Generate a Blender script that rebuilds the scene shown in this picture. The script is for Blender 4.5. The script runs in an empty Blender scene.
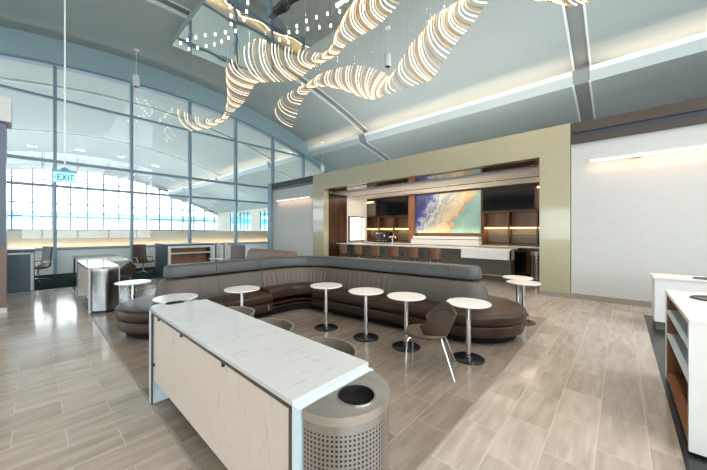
import bpy, bmesh, math, random
from math import sin, cos, pi, radians as RAD, sqrt, atan2, ceil
from mathutils import Vector
random.seed(7)
scn = bpy.context.scene
COL = scn.collection
AX, AY, AZ = Vector((1,0,0)), Vector((0,1,0)), Vector((0,0,1))

# ------------------------------------------------------------------ materials
def nodes(name):
    m = bpy.data.materials.new(name); m.use_nodes = True
    nt = m.node_tree; return m, nt, nt.nodes['Principled BSDF'], nt.nodes['Material Output']
def N(nt, t, **kw):
    n = nt.nodes.new(t)
    for k, v in kw.items(): setattr(n, k, v)
    return n
def mat(name, col, rough=.5, metal=0, var=.06, scale=8, stretch=(1,1,1), bump=0, spec=.5, coat=0):
    m, nt, b, o = nodes(name)
    tc = N(nt, 'ShaderNodeTexCoord'); mp = N(nt, 'ShaderNodeMapping'); no = N(nt, 'ShaderNodeTexNoise')
    mp.inputs['Scale'].default_value = stretch; no.inputs['Scale'].default_value = scale; no.inputs['Detail'].default_value = 3
    nt.links.new(tc.outputs['Object'], mp.inputs[0]); nt.links.new(mp.outputs[0], no.inputs['Vector'])
    cr = N(nt, 'ShaderNodeValToRGB'); nt.links.new(no.outputs['Fac'], cr.inputs[0])
    cr.color_ramp.elements[0].position = .3; cr.color_ramp.elements[1].position = .7
    cr.color_ramp.elements[0].color = tuple(max(0,c*(1-var)) for c in col)+(1,)
    cr.color_ramp.elements[1].color = tuple(min(1,c*(1+var)) for c in col)+(1,)
    nt.links.new(cr.outputs[0], b.inputs['Base Color'])
    b.inputs['Roughness'].default_value = rough; b.inputs['Metallic'].default_value = metal
    b.inputs['Specular IOR Level'].default_value = spec; b.inputs['Coat Weight'].default_value = coat
    if bump:
        bp = N(nt, 'ShaderNodeBump'); bp.inputs['Strength'].default_value = bump; bp.inputs['Distance'].default_value = .02
        nt.links.new(no.outputs['Fac'], bp.inputs['Height']); nt.links.new(bp.outputs[0], b.inputs['Normal'])
    return m
def emit(name, col, s):
    m, nt, b, o = nodes(name)
    b.inputs['Base Color'].default_value = tuple(col)+(1,)
    b.inputs['Emission Color'].default_value = tuple(col)+(1,); b.inputs['Emission Strength'].default_value = s
    return m
def glass(name, tint=(.97,.985,.985), refl=1.0):
    m, nt, b, o = nodes(name); nt.nodes.remove(b)
    t = N(nt,'ShaderNodeBsdfTransparent'); t.inputs[0].default_value = tuple(tint)+(1,)
    g = N(nt,'ShaderNodeBsdfGlossy'); g.inputs['Roughness'].default_value = .01
    f = N(nt,'ShaderNodeFresnel'); ge = N(nt,'ShaderNodeNewGeometry')
    ior = N(nt,'ShaderNodeMath', operation='MULTIPLY_ADD'); nt.links.new(ge.outputs['Backfacing'], ior.inputs[0]); ior.inputs[1].default_value = -.8333; ior.inputs[2].default_value = 1.5
    nt.links.new(ior.outputs[0], f.inputs[0])
    mx = N(nt,'ShaderNodeMixShader'); nt.links.new(f.outputs[0], mx.inputs[0])
    nt.links.new(t.outputs[0], mx.inputs[1]); nt.links.new(g.outputs[0], mx.inputs[2]); nt.links.new(mx.outputs[0], o.inputs[0])
    return m
def math_(nt, op, a, b=None, c=None):
    n = N(nt,'ShaderNodeMath', operation=op)
    for i, v in enumerate((a,b,c)):
        if v is None: continue
        if isinstance(v,(int,float)): n.inputs[i].default_value = v
        else: nt.links.new(v, n.inputs[i])
    return n.outputs[0]
def tile_mat(name, c1, c2, grout, rough):
    m, nt, b, o = nodes(name)
    tc = N(nt,'ShaderNodeTexCoord'); mp = N(nt,'ShaderNodeMapping'); nt.links.new(tc.outputs['Object'], mp.inputs[0])
    mp.inputs['Location'].default_value = (-.186+6, -1.04+9, 0)
    br = N(nt,'ShaderNodeTexBrick', offset=.5, offset_frequency=2)
    br.inputs['Scale'].default_value = 1; br.inputs['Brick Width'].default_value = .6; br.inputs['Row Height'].default_value = .3
    br.inputs['Mortar Size'].default_value = .0028; br.inputs['Mortar Smooth'].default_value = .3; br.inputs['Bias'].default_value = 0
    br.inputs['Color1'].default_value = (0,0,0,1); br.inputs['Color2'].default_value = (1,1,1,1); br.inputs['Mortar'].default_value = (.5,.5,.5,1)
    nt.links.new(mp.outputs[0], br.inputs['Vector'])
    # drifting veins in the stone-look tile, shifted tile by tile
    sh = N(nt,'ShaderNodeVectorMath', operation='MULTIPLY_ADD'); nt.links.new(br.outputs['Color'], sh.inputs[0])
    sh.inputs[1].default_value = (7,5,3); nt.links.new(tc.outputs['Object'], sh.inputs[2])
    m2 = N(nt,'ShaderNodeMapping'); m2.inputs['Scale'].default_value = (1.3, 9, 1); m2.inputs['Rotation'].default_value = (0,0,.12)
    nt.links.new(sh.outputs[0], m2.inputs[0])
    no = N(nt,'ShaderNodeTexNoise'); no.inputs['Scale'].default_value = 1.6; no.inputs['Detail'].default_value = 6; no.inputs['Distortion'].default_value = .6
    nt.links.new(m2.outputs[0], no.inputs['Vector'])
    f = math_(nt,'ADD', math_(nt,'MULTIPLY', br.outputs['Color'], .24), math_(nt,'MULTIPLY', no.outputs['Fac'], .85))
    cr = N(nt,'ShaderNodeValToRGB'); nt.links.new(f, cr.inputs[0])
    cr.color_ramp.elements[0].position = .30; cr.color_ramp.elements[1].position = .80
    cr.color_ramp.elements[0].color = c1+(1,); cr.color_ramp.elements[1].color = c2+(1,)
    mx = N(nt,'ShaderNodeMix', data_type='RGBA'); nt.links.new(br.outputs['Fac'], mx.inputs[0])
    nt.links.new(cr.outputs[0], mx.inputs[6]); mx.inputs[7].default_value = grout+(1,)
    nt.links.new(mx.outputs[2], b.inputs['Base Color'])
    b.inputs['Roughness'].default_value = rough
    bp = N(nt,'ShaderNodeBump', invert=True); bp.inputs['Strength'].default_value = .12; bp.inputs['Distance'].default_value = .003
    nt.links.new(br.outputs['Fac'], bp.inputs['Height']); nt.links.new(bp.outputs[0], b.inputs['Normal'])
    return m
def vein_mat(name, base, vein, rough=.18):
    m, nt, b, o = nodes(name)
    tc = N(nt,'ShaderNodeTexCoord'); mp = N(nt,'ShaderNodeMapping'); nt.links.new(tc.outputs['Object'], mp.inputs[0])
    mp.inputs['Rotation'].default_value = (.4,.3,.7); mp.inputs['Scale'].default_value = (5,14,5)
    no = N(nt,'ShaderNodeTexNoise'); no.inputs['Scale'].default_value = 1; no.inputs['Detail'].default_value = 5; no.inputs['Distortion'].default_value = 1.6
    nt.links.new(mp.outputs[0], no.inputs['Vector'])
    cr = N(nt,'ShaderNodeValToRGB'); nt.links.new(no.outputs['Fac'], cr.inputs[0])
    e = cr.color_ramp.elements; e[0].position = .28; e[0].color = vein+(1,); e[1].position = .42; e[1].color = base+(1,)
    e2 = cr.color_ramp.elements.new(.70); e2.color = base+(1,); e3 = cr.color_ramp.elements.new(.78); e3.color = tuple(min(1,c*1.12) for c in base)+(1,)
    nt.links.new(cr.outputs[0], b.inputs['Base Color']); b.inputs['Roughness'].default_value = rough
    return m
def perf_mat(name):                      # brushed steel punched with rows of small square holes
    m, nt, b, o = nodes(name)
    tc = N(nt,'ShaderNodeTexCoord'); sp = N(nt,'ShaderNodeSeparateXYZ'); nt.links.new(tc.outputs['Object'], sp.inputs[0])
    ang = math_(nt,'MULTIPLY', math_(nt,'ARCTAN2', sp.outputs[1], sp.outputs[0]), .238)
    def band(v, p, w):
        fr = math_(nt,'FRACT', math_(nt,'DIVIDE', math_(nt,'ADD', v, 20.0), p))
        return math_(nt,'MULTIPLY', math_(nt,'GREATER_THAN', fr, .5-w), math_(nt,'LESS_THAN', fr, .5+w))
    hole = math_(nt,'MULTIPLY', band(ang,.0192,.25), band(sp.outputs[2],.0198,.25))
    hole = math_(nt,'MULTIPLY', hole, math_(nt,'LESS_THAN', sp.outputs[2], .822))
    hole = math_(nt,'MULTIPLY', hole, math_(nt,'GREATER_THAN', sp.outputs[2], .08))
    mx = N(nt,'ShaderNodeMix', data_type='RGBA'); nt.links.new(hole, mx.inputs[0])
    mx.inputs[6].default_value = (.44,.445,.45,1); mx.inputs[7].default_value = (.012,.012,.014,1)
    nt.links.new(mx.outputs[2], b.inputs['Base Color'])
    nt.links.new(math_(nt,'SUBTRACT', 1.0, hole), b.inputs['Metallic']); b.inputs['Roughness'].default_value = .2
    return m
def art_mat():
    m, nt, b, o = nodes('painted_canvas')
    tc = N(nt,'ShaderNodeTexCoord'); sp = N(nt,'ShaderNodeSeparateXYZ'); nt.links.new(tc.outputs['Object'], sp.inputs[0])
    no = N(nt,'ShaderNodeTexNoise'); no.inputs['Scale'].default_value = 2.6; no.inputs['Detail'].default_value = 12; no.inputs['Roughness'].default_value = .78; no.inputs['Distortion'].default_value = .3
    nt.links.new(tc.outputs['Object'], no.inputs['Vector'])
    # local y: 0 (right end) .. 3.15 (left end); local z 0..1.84
    f = math_(nt,'ADD', math_(nt,'MULTIPLY', sp.outputs[1], -.3175), math_(nt,'MULTIPLY', sp.outputs[2], -.22))
    f = math_(nt,'ADD', math_(nt,'ADD', f, 1.17), math_(nt,'MULTIPLY', math_(nt,'SUBTRACT', no.outputs['Fac'], .5), .75))
    cr = N(nt,'ShaderNodeValToRGB'); nt.links.new(f, cr.inputs[0]); e = cr.color_ramp.elements
    e[0].position = .02; e[0].color = (.02,.03,.14,1); e[1].position = 1.0; e[1].color = (.16,.30,.30,1)
    for p, c in ((.12,(.06,.09,.28)),(.17,(.42,.47,.55)),(.21,(.03,.06,.2)),(.27,(.5,.5,.45)),(.34,(.13,.24,.32)),(.40,(.50,.42,.30)),(.46,(.20,.27,.30)),(.50,(.52,.42,.28)),(.57,(.38,.38,.31)),(.63,(.52,.36,.20)),(.70,(.30,.22,.15)),(.74,(.14,.30,.31)),(.86,(.20,.36,.36))):
        x = e.new(p); x.color = c+(1,)
    nt.links.new(cr.outputs[0], b.inputs['Base Color']); b.inputs['Roughness'].default_value = .6
    return m
def mirror_mat():
    m, nt, b, o = nodes('stretched_mirror_film')
    tc = N(nt,'ShaderNodeTexCoord'); no = N(nt,'ShaderNodeTexNoise'); no.inputs['Scale'].default_value = .9; no.inputs['Detail'].default_value = 1
    nt.links.new(tc.outputs['Object'], no.inputs['Vector'])
    bp = N(nt,'ShaderNodeBump'); bp.inputs['Strength'].default_value = .12; bp.inputs['Distance'].default_value = .1
    nt.links.new(no.outputs['Fac'], bp.inputs['Height']); nt.links.new(bp.outputs[0], b.inputs['Normal'])
    b.inputs['Base Color'].default_value = (.80,.80,.76,1); b.inputs['Metallic'].default_value = 1; b.inputs['Roughness'].default_value = .02
    return m

M = {}
M['tile'] = tile_mat('pale_travertine_tile', (.28,.235,.195), (.48,.415,.355), (.54,.48,.415), .12)
M['tile_dark'] = tile_mat('greige_travertine_tile', (.165,.13,.10), (.29,.24,.195), (.38,.33,.28), .22)
M['carpet'] = mat('teal_black_carpet', (.022,.045,.045), .95, var=.4, scale=60, spec=.1)
M['granite'] = mat('black_speckled_granite', (.018,.02,.022), .25, var=.6, scale=140)
M['ceil'] = mat('ceiling_plaster', (.385,.44,.435), .7, var=.01)
M['rib'] = mat('ceiling_joint_grey', (.25,.27,.27), .6, var=.03)
M['ribedge'] = mat('ceiling_joint_edge', (.78,.84,.82), .5, var=.02)
M['taupeshell'] = mat('taupe_shell', (.17,.145,.115), .45, spec=.3)
M['stool'] = mat('stool_bentwood', (.16,.075,.035), .35, var=.2)
M['lipface'] = mat('cove_face_pale_teal', (.47,.54,.54), .6, var=.01)
M['lip'] = mat('cove_lip_white', (.80,.86,.86), .5, var=.01)
M['arch'] = mat('arch_steel_blue', (.30,.43,.46), .45, var=.02)
M['mull'] = mat('mullion_steel_blue', (.20,.295,.37), .35, var=.02)
M['hallmull'] = mat('far_mullion_blue', (.06,.17,.28), .4, var=.02)
M['span'] = mat('spandrel_white', (.62,.68,.70), .4, var=.01)
M['cream'] = mat('cream_plaster', (.72,.67,.58), .7, var=.02)
M['white'] = mat('white_plaster', (.74,.75,.74), .6, var=.01)
M['wallpaper'] = mat('linen_wallcovering', (.50,.51,.50), .75, var=.05, scale=6, stretch=(1,1,14))
M['fascia'] = mat('taupe_metal_fascia', (.05,.04,.032), .4, var=.04)
M['fasciadk'] = mat('dark_reveal', (.03,.035,.06), .5)
M['greyfascia'] = mat('grey_metal_fascia', (.07,.073,.078), .4)
M['base'] = mat('taupe_baseboard', (.28,.25,.215), .35, var=.05)
M['portal'] = mat('champagne_glass_cladding', (.40,.375,.26), .12, var=.03, scale=3, stretch=(1,.4,10), coat=.5)
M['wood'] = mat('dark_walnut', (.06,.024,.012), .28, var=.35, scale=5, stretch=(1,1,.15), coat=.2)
M['woodorange'] = mat('orange_walnut', (.22,.095,.04), .35, var=.2, scale=5, stretch=(1,1,.15))  # lighter, more orange walnut tone
M['woodmid'] = mat('shelf_walnut', (.105,.048,.024), .35, var=.25, scale=6, stretch=(.3,.3,1))
M['black'] = mat('black_plastic', (.012,.013,.015), .25)
M['matblack'] = mat('matt_black', (.007,.007,.008), .7, spec=.1)
M['screen'] = mat('screen_glass', (.004,.005,.008), .12, spec=.15)
M['taupe'] = mat('taupe_laminate', (.13,.12,.095), .45)
M['steel'] = mat('brushed_steel', (.50,.49,.475), .2, metal=1, var=.06, scale=30, stretch=(1,1,.03))
M['steellid'] = mat('brushed_steel_lid', (.54,.51,.475), .3, metal=1, var=.05, scale=30, stretch=(1,.06,1))
M['chrome'] = mat('chrome', (.60,.60,.60), .12, metal=1, var=.01)
M['perf'] = perf_mat('perforated_steel')
M['solid'] = vein_mat('veined_white_solid_surface', (.47,.48,.49), (.40,.405,.41), .07)
M['panel'] = vein_mat('veined_cream_panel', (.55,.475,.41), (.45,.385,.33), .35)
M['tabletop'] = mat('white_table_laminate', (.74,.72,.69), .2, var=.02)
M['edgeblue'] = mat('pale_blue_edge', (.55,.66,.72), .3, var=.02)
M['edgedark'] = mat('dark_bronze_edge', (.06,.04,.03), .4)
M['back'] = mat('taupe_grey_leather', (.085,.074,.063), .48, spec=.3, var=.10, scale=20, bump=.08)
M['backrib'] = mat('taupe_channelled_leather', (.10,.08,.066), .48, spec=.3, var=.10, scale=20, bump=.05)
M['roll'] = mat('slate_grey_leather', (.065,.067,.066), .4, spec=.35, var=.08, scale=20, bump=.05)
M['rose'] = mat('rose_taupe_leather', (.20,.14,.112), .5, spec=.3, var=.08, scale=18)
M['seat'] = mat('dark_brown_leather', (.034,.018,.011), .34, spec=.28, var=.15, scale=14, bump=.05)
M['chair'] = mat('brown_shell_leather', (.055,.038,.028), .42, spec=.3, var=.10, scale=16)
M['chairin'] = mat('taupe_seat_leather', (.10,.07,.052), .45, spec=.3, var=.08)
M['taskbrown'] = mat('task_chair_brown', (.075,.055,.052), .4)
M['deskdark'] = mat('dark_teal_laminate', (.028,.055,.075), .3, var=.1)
M['deskframe'] = mat('pale_grey_frame', (.50,.52,.50), .35)
M['pillar'] = mat('slate_blue_panel', (.05,.07,.12), .3)
M['pillarbr'] = mat('bronze_panel', (.13,.085,.06), .3)
M['glass'] = glass('clear_glass')
M['bluepane'] = glass('cyan_glass', (.6,.95,1))
M['gold'] = mat('gold_tube', (.70,.42,.12), .25, metal=.3, var=.08)
M['frost'] = emit('glowing_acrylic_tube', (.80,.55,.32), .35)
M['lit'] = emit('lit_led_tube', (1,.83,.62), 1.25)
M['point'] = emit('lamp_white', (1,.90,.85), 9)
M['warmled'] = emit('warm_led_strip', (1,.62,.26), 7)
M['whiteled'] = emit('white_led_strip', (1,.88,.74), 4)
M['litshelf'] = emit('amber_backlight', (1,.55,.16), 1.3)
M['menulit'] = emit('lit_menu_panel', (1,.93,.82), 1.5)
M['rednote'] = mat('menu_rust_print', (.55,.22,.12), .5)
M['signlit'] = emit('exit_sign_face', (.30,.75,.78), .7)
M['signink'] = mat('exit_sign_letters', (.01,.12,.16), .5)
M['signcase'] = mat('exit_sign_case', (.10,.28,.42), .4)
M['art'] = art_mat(); M['mirror'] = mirror_mat()
M['apron'] = mat('concrete_apron', (.55,.56,.57), .9)
M['farwhite'] = mat('far_building_white', (.80,.83,.85), .8)
M['farglass'] = mat('far_building_glass', (.20,.40,.50), .3)
M['white_plastic'] = mat('white_plastic', (.75,.78,.78), .4)
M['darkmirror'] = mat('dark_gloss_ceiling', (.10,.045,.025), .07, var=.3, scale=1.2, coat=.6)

# ------------------------------------------------------------------ mesh builder
class MB:
    def __init__(s): s.v = []; s.f = []; s.m = []; s.cur = 0
    def add(s, vs, fs):
        o = len(s.v); s.v += [tuple(v) for v in vs]
        for f in fs: s.f.append(tuple(o+i for i in f)); s.m.append(s.cur)
        return s
    def box(s, x0,x1,y0,y1,z0,z1):
        return s.add([(x0,y0,z0),(x1,y0,z0),(x1,y1,z0),(x0,y1,z0),(x0,y0,z1),(x1,y0,z1),(x1,y1,z1),(x0,y1,z1)],
            [(0,3,2,1),(4,5,6,7),(0,1,5,4),(1,2,6,5),(2,3,7,6),(3,0,4,7)])
    def prism(s, poly, z0, z1):          # poly: ccw (x,y)
        n = len(poly)
        return s.add([(x,y,z0) for x,y in poly]+[(x,y,z1) for x,y in poly],
            [tuple(reversed(range(n))), tuple(range(n,2*n))]+[(i,(i+1)%n,n+(i+1)%n,n+i) for i in range(n)])
    def extr(s, poly, y0, y1):           # poly: (x,z) extruded along y
        n = len(poly)
        return s.add([(x,y0,z) for x,z in poly]+[(x,y1,z) for x,z in poly],
            [tuple(range(n)), tuple(reversed(range(n,2*n)))]+[(i,n+i,n+(i+1)%n,(i+1)%n) for i in range(n)])
    def lathe(s, prof, c=(0,0,0), n=28, a0=0, a1=2*pi):
        full = abs(a1-a0-2*pi) < 1e-6; k = n if full else n+1; vs = []; fs = []
        for i in range(k):
            a = a0+(a1-a0)*i/n
            for r, z in prof: vs.append((c[0]+r*cos(a), c[1]+r*sin(a), c[2]+z))
        p = len(prof)
        for i in range(n):
            j = (i+1) % k
            for q in range(p-1): fs.append((i*p+q, j*p+q, j*p+q+1, i*p+q+1))
        s.add(vs, fs)
        if full:
            o = len(s.v)-len(vs)
            if prof[0][0] > 1e-4: s.f.append(tuple(o+i*p for i in reversed(range(k)))); s.m.append(s.cur)
            if prof[-1][0] > 1e-4: s.f.append(tuple(o+i*p+p-1 for i in range(k))); s.m.append(s.cur)
        return s
    def cyl(s, x, y, z0, z1, r, n=24): return s.lathe([(r,z0),(r,z1)], (x,y,0), n)
    def tube(s, pts, r, n=8, cap=True):
        pts = [Vector(p) for p in pts]; vs = []; fs = []; k = len(pts); u = None
        for i, p in enumerate(pts):
            t = (pts[min(i+1,k-1)]-pts[max(i-1,0)]).normalized()
            if u is None: u = t.cross(AZ if abs(t.z) < .9 else AX).normalized()
            u = (u-t*u.dot(t)).normalized(); w = t.cross(u)
            for q in range(n): vs.append(p+(u*cos(2*pi*q/n)+w*sin(2*pi*q/n))*r)
        for i in range(k-1):
            for q in range(n): fs.append((i*n+q, i*n+(q+1)%n, (i+1)*n+(q+1)%n, (i+1)*n+q))
        if cap: fs += [tuple(reversed(range(n))), tuple(range((k-1)*n, k*n))]
        return s.add(vs, fs)
    def sweep(s, prof, st, mod=None):
        """closed profile [(offset, z)] carried along stations [(x,y,nx,ny)]"""
        p = len(prof); vs = []; fs = []
        for k, (x,y,nx,ny) in enumerate(st):
            for o, z in prof:
                if mod: o = mod(k, o, z)
                vs.append((x+nx*o, y+ny*o, z))
        for i in range(len(st)-1):
            for q in range(p): fs.append((i*p+q, (i+1)*p+q, (i+1)*p+(q+1)%p, i*p+(q+1)%p))
        fs += [tuple(range(p)), tuple(reversed(range((len(st)-1)*p, len(st)*p)))]
        return s.add(vs, fs)
    def build(s, name, material, parent=None, smooth=True, loc=None, bevel=0):
        me = bpy.data.meshes.new(name); me.from_pydata(s.v, [], s.f)
        ms = material if isinstance(material, (list,tuple)) else [material]
        for m in ms: me.materials.append(m)
        for p, mi in zip(me.polygons, s.m): p.material_index = mi
        bm = bmesh.new(); bm.from_mesh(me); bmesh.ops.remove_doubles(bm, verts=bm.verts, dist=1e-5)
        bmesh.ops.recalc_face_normals(bm, faces=bm.faces)
        if bevel:
            es = [e for e in bm.edges if len(e.link_faces) == 2 and e.calc_face_angle(0) > .6]
            bmesh.ops.bevel(bm, geom=es, offset=bevel, segments=2, profile=.5, affect='EDGES', clamp_overlap=True)
        for f in bm.faces: f.smooth = smooth
        for e in bm.edges:
            if len(e.link_faces) == 2 and e.calc_face_angle(0) > RAD(35): e.smooth = False
        bm.to_mesh(me); bm.free()
        o = bpy.data.objects.new(name, me); COL.objects.link(o)
        if parent: o.parent = parent
        if loc: o.location = loc
        return o
def tag(o, label=None, cat=None, group=None, kind=None):
    if label: o['label'] = label
    if cat: o['category'] = cat
    if group: o['group'] = group
    if kind: o['kind'] = kind
    return o
def thing(name, label, cat, loc=(0,0,0), rz=0, group=None):
    o = bpy.data.objects.new(name, None); COL.objects.link(o); o.location = loc; o.rotation_euler = (0,0,rz)
    o.empty_display_size = .1
    return tag(o, label, cat, group)
def struct(name, mb, m, parent=None, smooth=False, bevel=0):
    o = mb.build(name, m, parent, smooth, bevel=bevel)
    if not parent: o['kind'] = 'structure'
    return o
def copy_tree(o, loc=None, rz=None, label=None, parent=None, group=None):
    c = o.copy(); COL.objects.link(c)
    if parent: c.parent = parent
    for ch in list(o.children): copy_tree(ch, parent=c)
    if loc: c.location = loc
    if rz is not None: c.rotation_euler = (0,0,rz)
    if label: c['label'] = label
    if group: c['group'] = group
    return c
def rrect(o0, o1, z0, z1, r, n=4):
    pts = []
    for cx, cz, a in ((o1-r,z0+r,-pi/2),(o1-r,z1-r,0),(o0+r,z1-r,pi/2),(o0+r,z0+r,pi)):
        for i in range(n+1):
            b = a+pi/2*i/n; pts.append((cx+r*cos(b), cz+r*sin(b)))
    return pts
def light(name, loc, size, power, col, rot=(0,0,0), parent=None, shape='RECTANGLE', sy=None, spread=None):
    L = bpy.data.lights.new(name, 'AREA'); L.shape = shape; L.size = size
    if sy: L.size_y = sy
    L.energy = power; L.color = col
    if spread: L.spread = spread
    o = bpy.data.objects.new(name, L); COL.objects.link(o); o.location = loc; o.rotation_euler = rot
    if parent: o.parent = parent
    return o

WX, WY = 9.08, 16.4
XL, XR, YB, YF = -9.0, 22.0, -7.0, 48.0
# ------------------------------------------------------------------ floor
Z0X, Z1X, Z0Y, Z1Y = .77, 6.6, 1.04, 12.2
fb = MB()
for x0,x1,y0,y1 in ((XL,XR,YB,Z0Y),(XL,Z0X,Z0Y,Z1Y),(Z1X,XR,Z0Y,Z1Y)): fb.box(x0,x1,y0,y1,-.1,0)
fb.box(5.3,WX+.2,Z1Y,WY,-.1,0)
struct('floor', fb, M['tile'])
struct('floor', MB().box(Z0X,Z1X,Z0Y,Z1Y,-.1,0), M['tile_dark'])
struct('floor', MB().box(XL,5.3,Z1Y,WY,-.1,.006), M['carpet'])
struct('floor', MB().box(3.0,8.2,-3.4,-.335,.0005,.006), M['granite'])
struct('floor', MB().box(XL,XR,WY,YF,-.1,.02), M['white'])
# thin pale strip that frames the seating zone
struct('trim_1', MB().box(Z0X-.012,Z0X+.006,Z0Y,Z1Y,.0005,.003).box(Z0X,Z1X,Z0Y-.008,Z0Y+.008,.0005,.003), M['base'])

# ------------------------------------------------------------------ vaulted ceiling
def V(x): return 9.35-(x-4)**2/52
def Lo(x):
    pts = [(13.25,6.95),(14.7,6.66),(16.2,6.22),(18,5.5),(20,4.7),(22,3.8)]
    for (a,b),(c,d) in zip(pts,pts[1:]):
        if x <= c: return b+(d-b)*(x-a)/(c-a)
    return 3.8
ribs = [-8.9,1.05,11.3,21.4,31.5,41.6,51.7]; RW = .24
up = [XL+i*(13.5-XL)/36 for i in range(37)]; lo = [13.25,14.7,16.2,18,20,22]
for a, b in zip(ribs, ribs[1:]):
    y0, y1 = max(a+RW, YB), min(b-RW, YF)
    c = MB(); c.extr([(x,V(x)) for x in up]+[(x,V(x)+.15) for x in reversed(up)], y0, y1)
    struct('ceiling', c, M['ceil'], smooth=True)
    c = MB(); c.extr([(x,Lo(x)) for x in lo]+[(x,Lo(x)+.12) for x in reversed(lo)], y0, y1)
    c.box(13.5,13.6,y0,y1,6.95,7.75)
    struct('ceiling', c, M['ceil'])
    l = MB().extr([(13.25,6.95),(13.09,7.26),(13.13,7.28),(13.30,7.0),(13.5,7.0),(13.5,6.95)], y0, y1)
    struct('ceiling_lip', l, M['lipface'])
    struct('trim_2', MB().extr([(13.08,7.255),(13.0,7.40),(13.04,7.42),(13.13,7.285)], y0, y1), M['lip'])
for y in ribs[1:-1]:                     # recessed joints that cross the vault
    c = MB(); c.extr([(x,V(x)+.10) for x in up]+[(x,V(x)+.22) for x in reversed(up)], y-RW-.1, y+RW+.1)
    c.extr([(x,Lo(x)+.06) for x in lo]+[(x,Lo(x)+.2) for x in reversed(lo)], y-RW-.1, y+RW+.1)
    c.box(13.5,13.62,y-RW-.1,y+RW+.1,6.95,7.75).extr([(13.28,6.97),(13.05,7.38),(13.09,7.40),(13.32,7.02),(13.5,7.02),(13.5,6.97)], y-RW, y+RW)
    struct('trim_3', c, M['rib'], smooth=True)
    c = MB()
    for e in (y-RW, y+RW):
        c.extr([(x,V(x)-.015) for x in up]+[(x,V(x)+.13) for x in reversed(up)], e-.03, e+.03)
        c.extr([(x,Lo(x)-.015) for x in lo]+[(x,Lo(x)+.12) for x in reversed(lo)], e-.03, e+.03)
    struct('trim_4', c, M['ribedge'], smooth=True)
# cove light hidden behind the lip, washing the vault
for a, b in zip(ribs, ribs[1:]):
    y0, y1 = max(a+RW, YB), min(b-RW, YF)
    light('cove_light', (13.32,(y0+y1)/2,7.06), .08, 9*(y1-y0), (1,.74,.55), (0,RAD(172),0), sy=y1-y0-.1)

for y in (1.05, -4.5):                   # added warm fill lamps aimed down, out of view overhead
    for x in (-3,0,3,6,9): light('warm_fill', (x,y,V(x)+.07 if y > 0 else V(x)-.05), .6, 130, (1,.86,.72), (0,0,0), sy=.14)
for y, n in ((4,6),(9,5)):
    light('vault_fill', (11.0,y,4.45), .18, 110, (1,.96,.90), (0,RAD(180),0), sy=4.5)  # added lamp hidden on the bar roof, only to brighten the vault
for y, p_ in ((20.5,500),(34,900)):
    light('hall_fill', (5,y,1.3), 24, p_, (1,.97,.92), (0,RAD(180),0), sy=.12)  # added unseen strips low in the hall, lifting its ceiling
light('low_ceiling_fill', (9.25,-2.8,4.42), .2, 150, (.88,.96,1), (0,RAD(195),0), sy=6)  # added lamp above the right wall to brighten the lower ceiling
# ------------------------------------------------------------------ window wall at the end of the room
def Ab(x): return 8.4-(x-4)**2/54
def At(x): return V(x)
xs = [XL+i*(18.0-XL)/40 for i in range(41)]
band = MB().extr([(x,Ab(x)) for x in xs]+[(x,min(V(x),Lo(x) if x > 13.3 else 99)-.01) for x in reversed(xs)], WY-.28, WY+.2)
struct('wall_arch', band, M['arch'])
edge = MB().extr([(x,Ab(x)-.07) for x in xs]+[(x,Ab(x)) for x in reversed(xs)], WY-.2, WY+.15)
struct('trim_5', edge, M['mull'])
cols = [.59+2.43*k for k in range(-4,8)]
w = MB()
for x in cols: w.box(x-.05,x+.05,WY-.14,WY+.1,0,min(Ab(x),7.6 if x > 14 else 99))
for z, t in ((6.87,.045),(4.41,.055),(3.45,.05),(.98,.05)):
    xe = 4+sqrt(max(0,(8.4-z)*54)); w.box(XL,min(xe,18),WY-.09,WY+.06,z-t,z+t)
wf = struct('window_1', w, M['mull'])
gl = MB().extr([(x,Ab(x)-.02) for x in xs]+[(18,1.0),(XL,1.0)], WY-.01, WY+.01)
gl.build('pane', M['glass'], wf, False)
struct('wall_spandrel', MB().box(XL,18,WY-.05,WY+.05,0,.93), M['span'])
# hall beyond the glass: parapet with a glowing foot, far arched window, side wall with windows
struct('wall_parapet', MB().box(XL,20,20,20.15,0,1.68).box(XL,20,19.97,20.2,1.66,1.72), M['cream'])
struct('trim_6', MB().box(XL,20,19.45,19.97,.0,.86).box(XL,20,19.42,19.47,.86,.93), M['span'])
light('parapet_strip', (5.5,19.85,.90), 28, 75, (1,.74,.42), (RAD(165),0,0), sy=.05)
fw = MB()
for k in range(-6,18): x = -1.5+1.5*k; fw.box(x-.07,x+.07,YF-.2,YF,0,V(x)-.4 if x < 13.2 else Lo(x)-.4) if x < 20 else None
for z in (1.9,3.4,4.9,7.55): fw.box(XL,13.0 if z > 7 else 19.9,YF-.18,YF-.02,z-.07,z+.07)
f2 = struct('window_2', fw, M['hallmull'])
MB().box(XL,XR,YF-.11,YF-.1,1.9,8.6).build('pane', M['glass'], f2, False)
xs2 = [XL+i*(13.2-XL)/30 for i in range(31)]
struct('wall_far', MB().extr([(x,V(x)-.45) for x in xs2]+[(x,V(x)) for x in reversed(xs2)], YF-.05, YF+.2)
       .extr([(x,Lo(x)-.4) for x in lo]+[(x,Lo(x)+.6) for x in reversed(lo)], YF-.05, YF+.2).box(XL,XR,YF-.05,YF+.2,-.1,1.9), M['white'], smooth=True)
sw = MB().box(20,20.2,WY,YF,0,1.9).box(20,20.2,WY,YF,4.4,5.2)
for a, b in ((WY,20.5),(26,28.5),(34.8,37.1),(43.4,YF)): sw.box(20,20.2,a,b,1.9,4.4)
struct('wall_hall', sw, M['cream'])
pw = MB()
for a, b in ((20.5,26),(28.5,34.8),(37.1,43.4)):
    for k in range(7): y = a+(b-a)*k/6; pw.box(20.02,20.14,y-.04,y+.04,1.9,4.4)
w3 = struct('window_3', pw, M['hallmull'])
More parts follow.
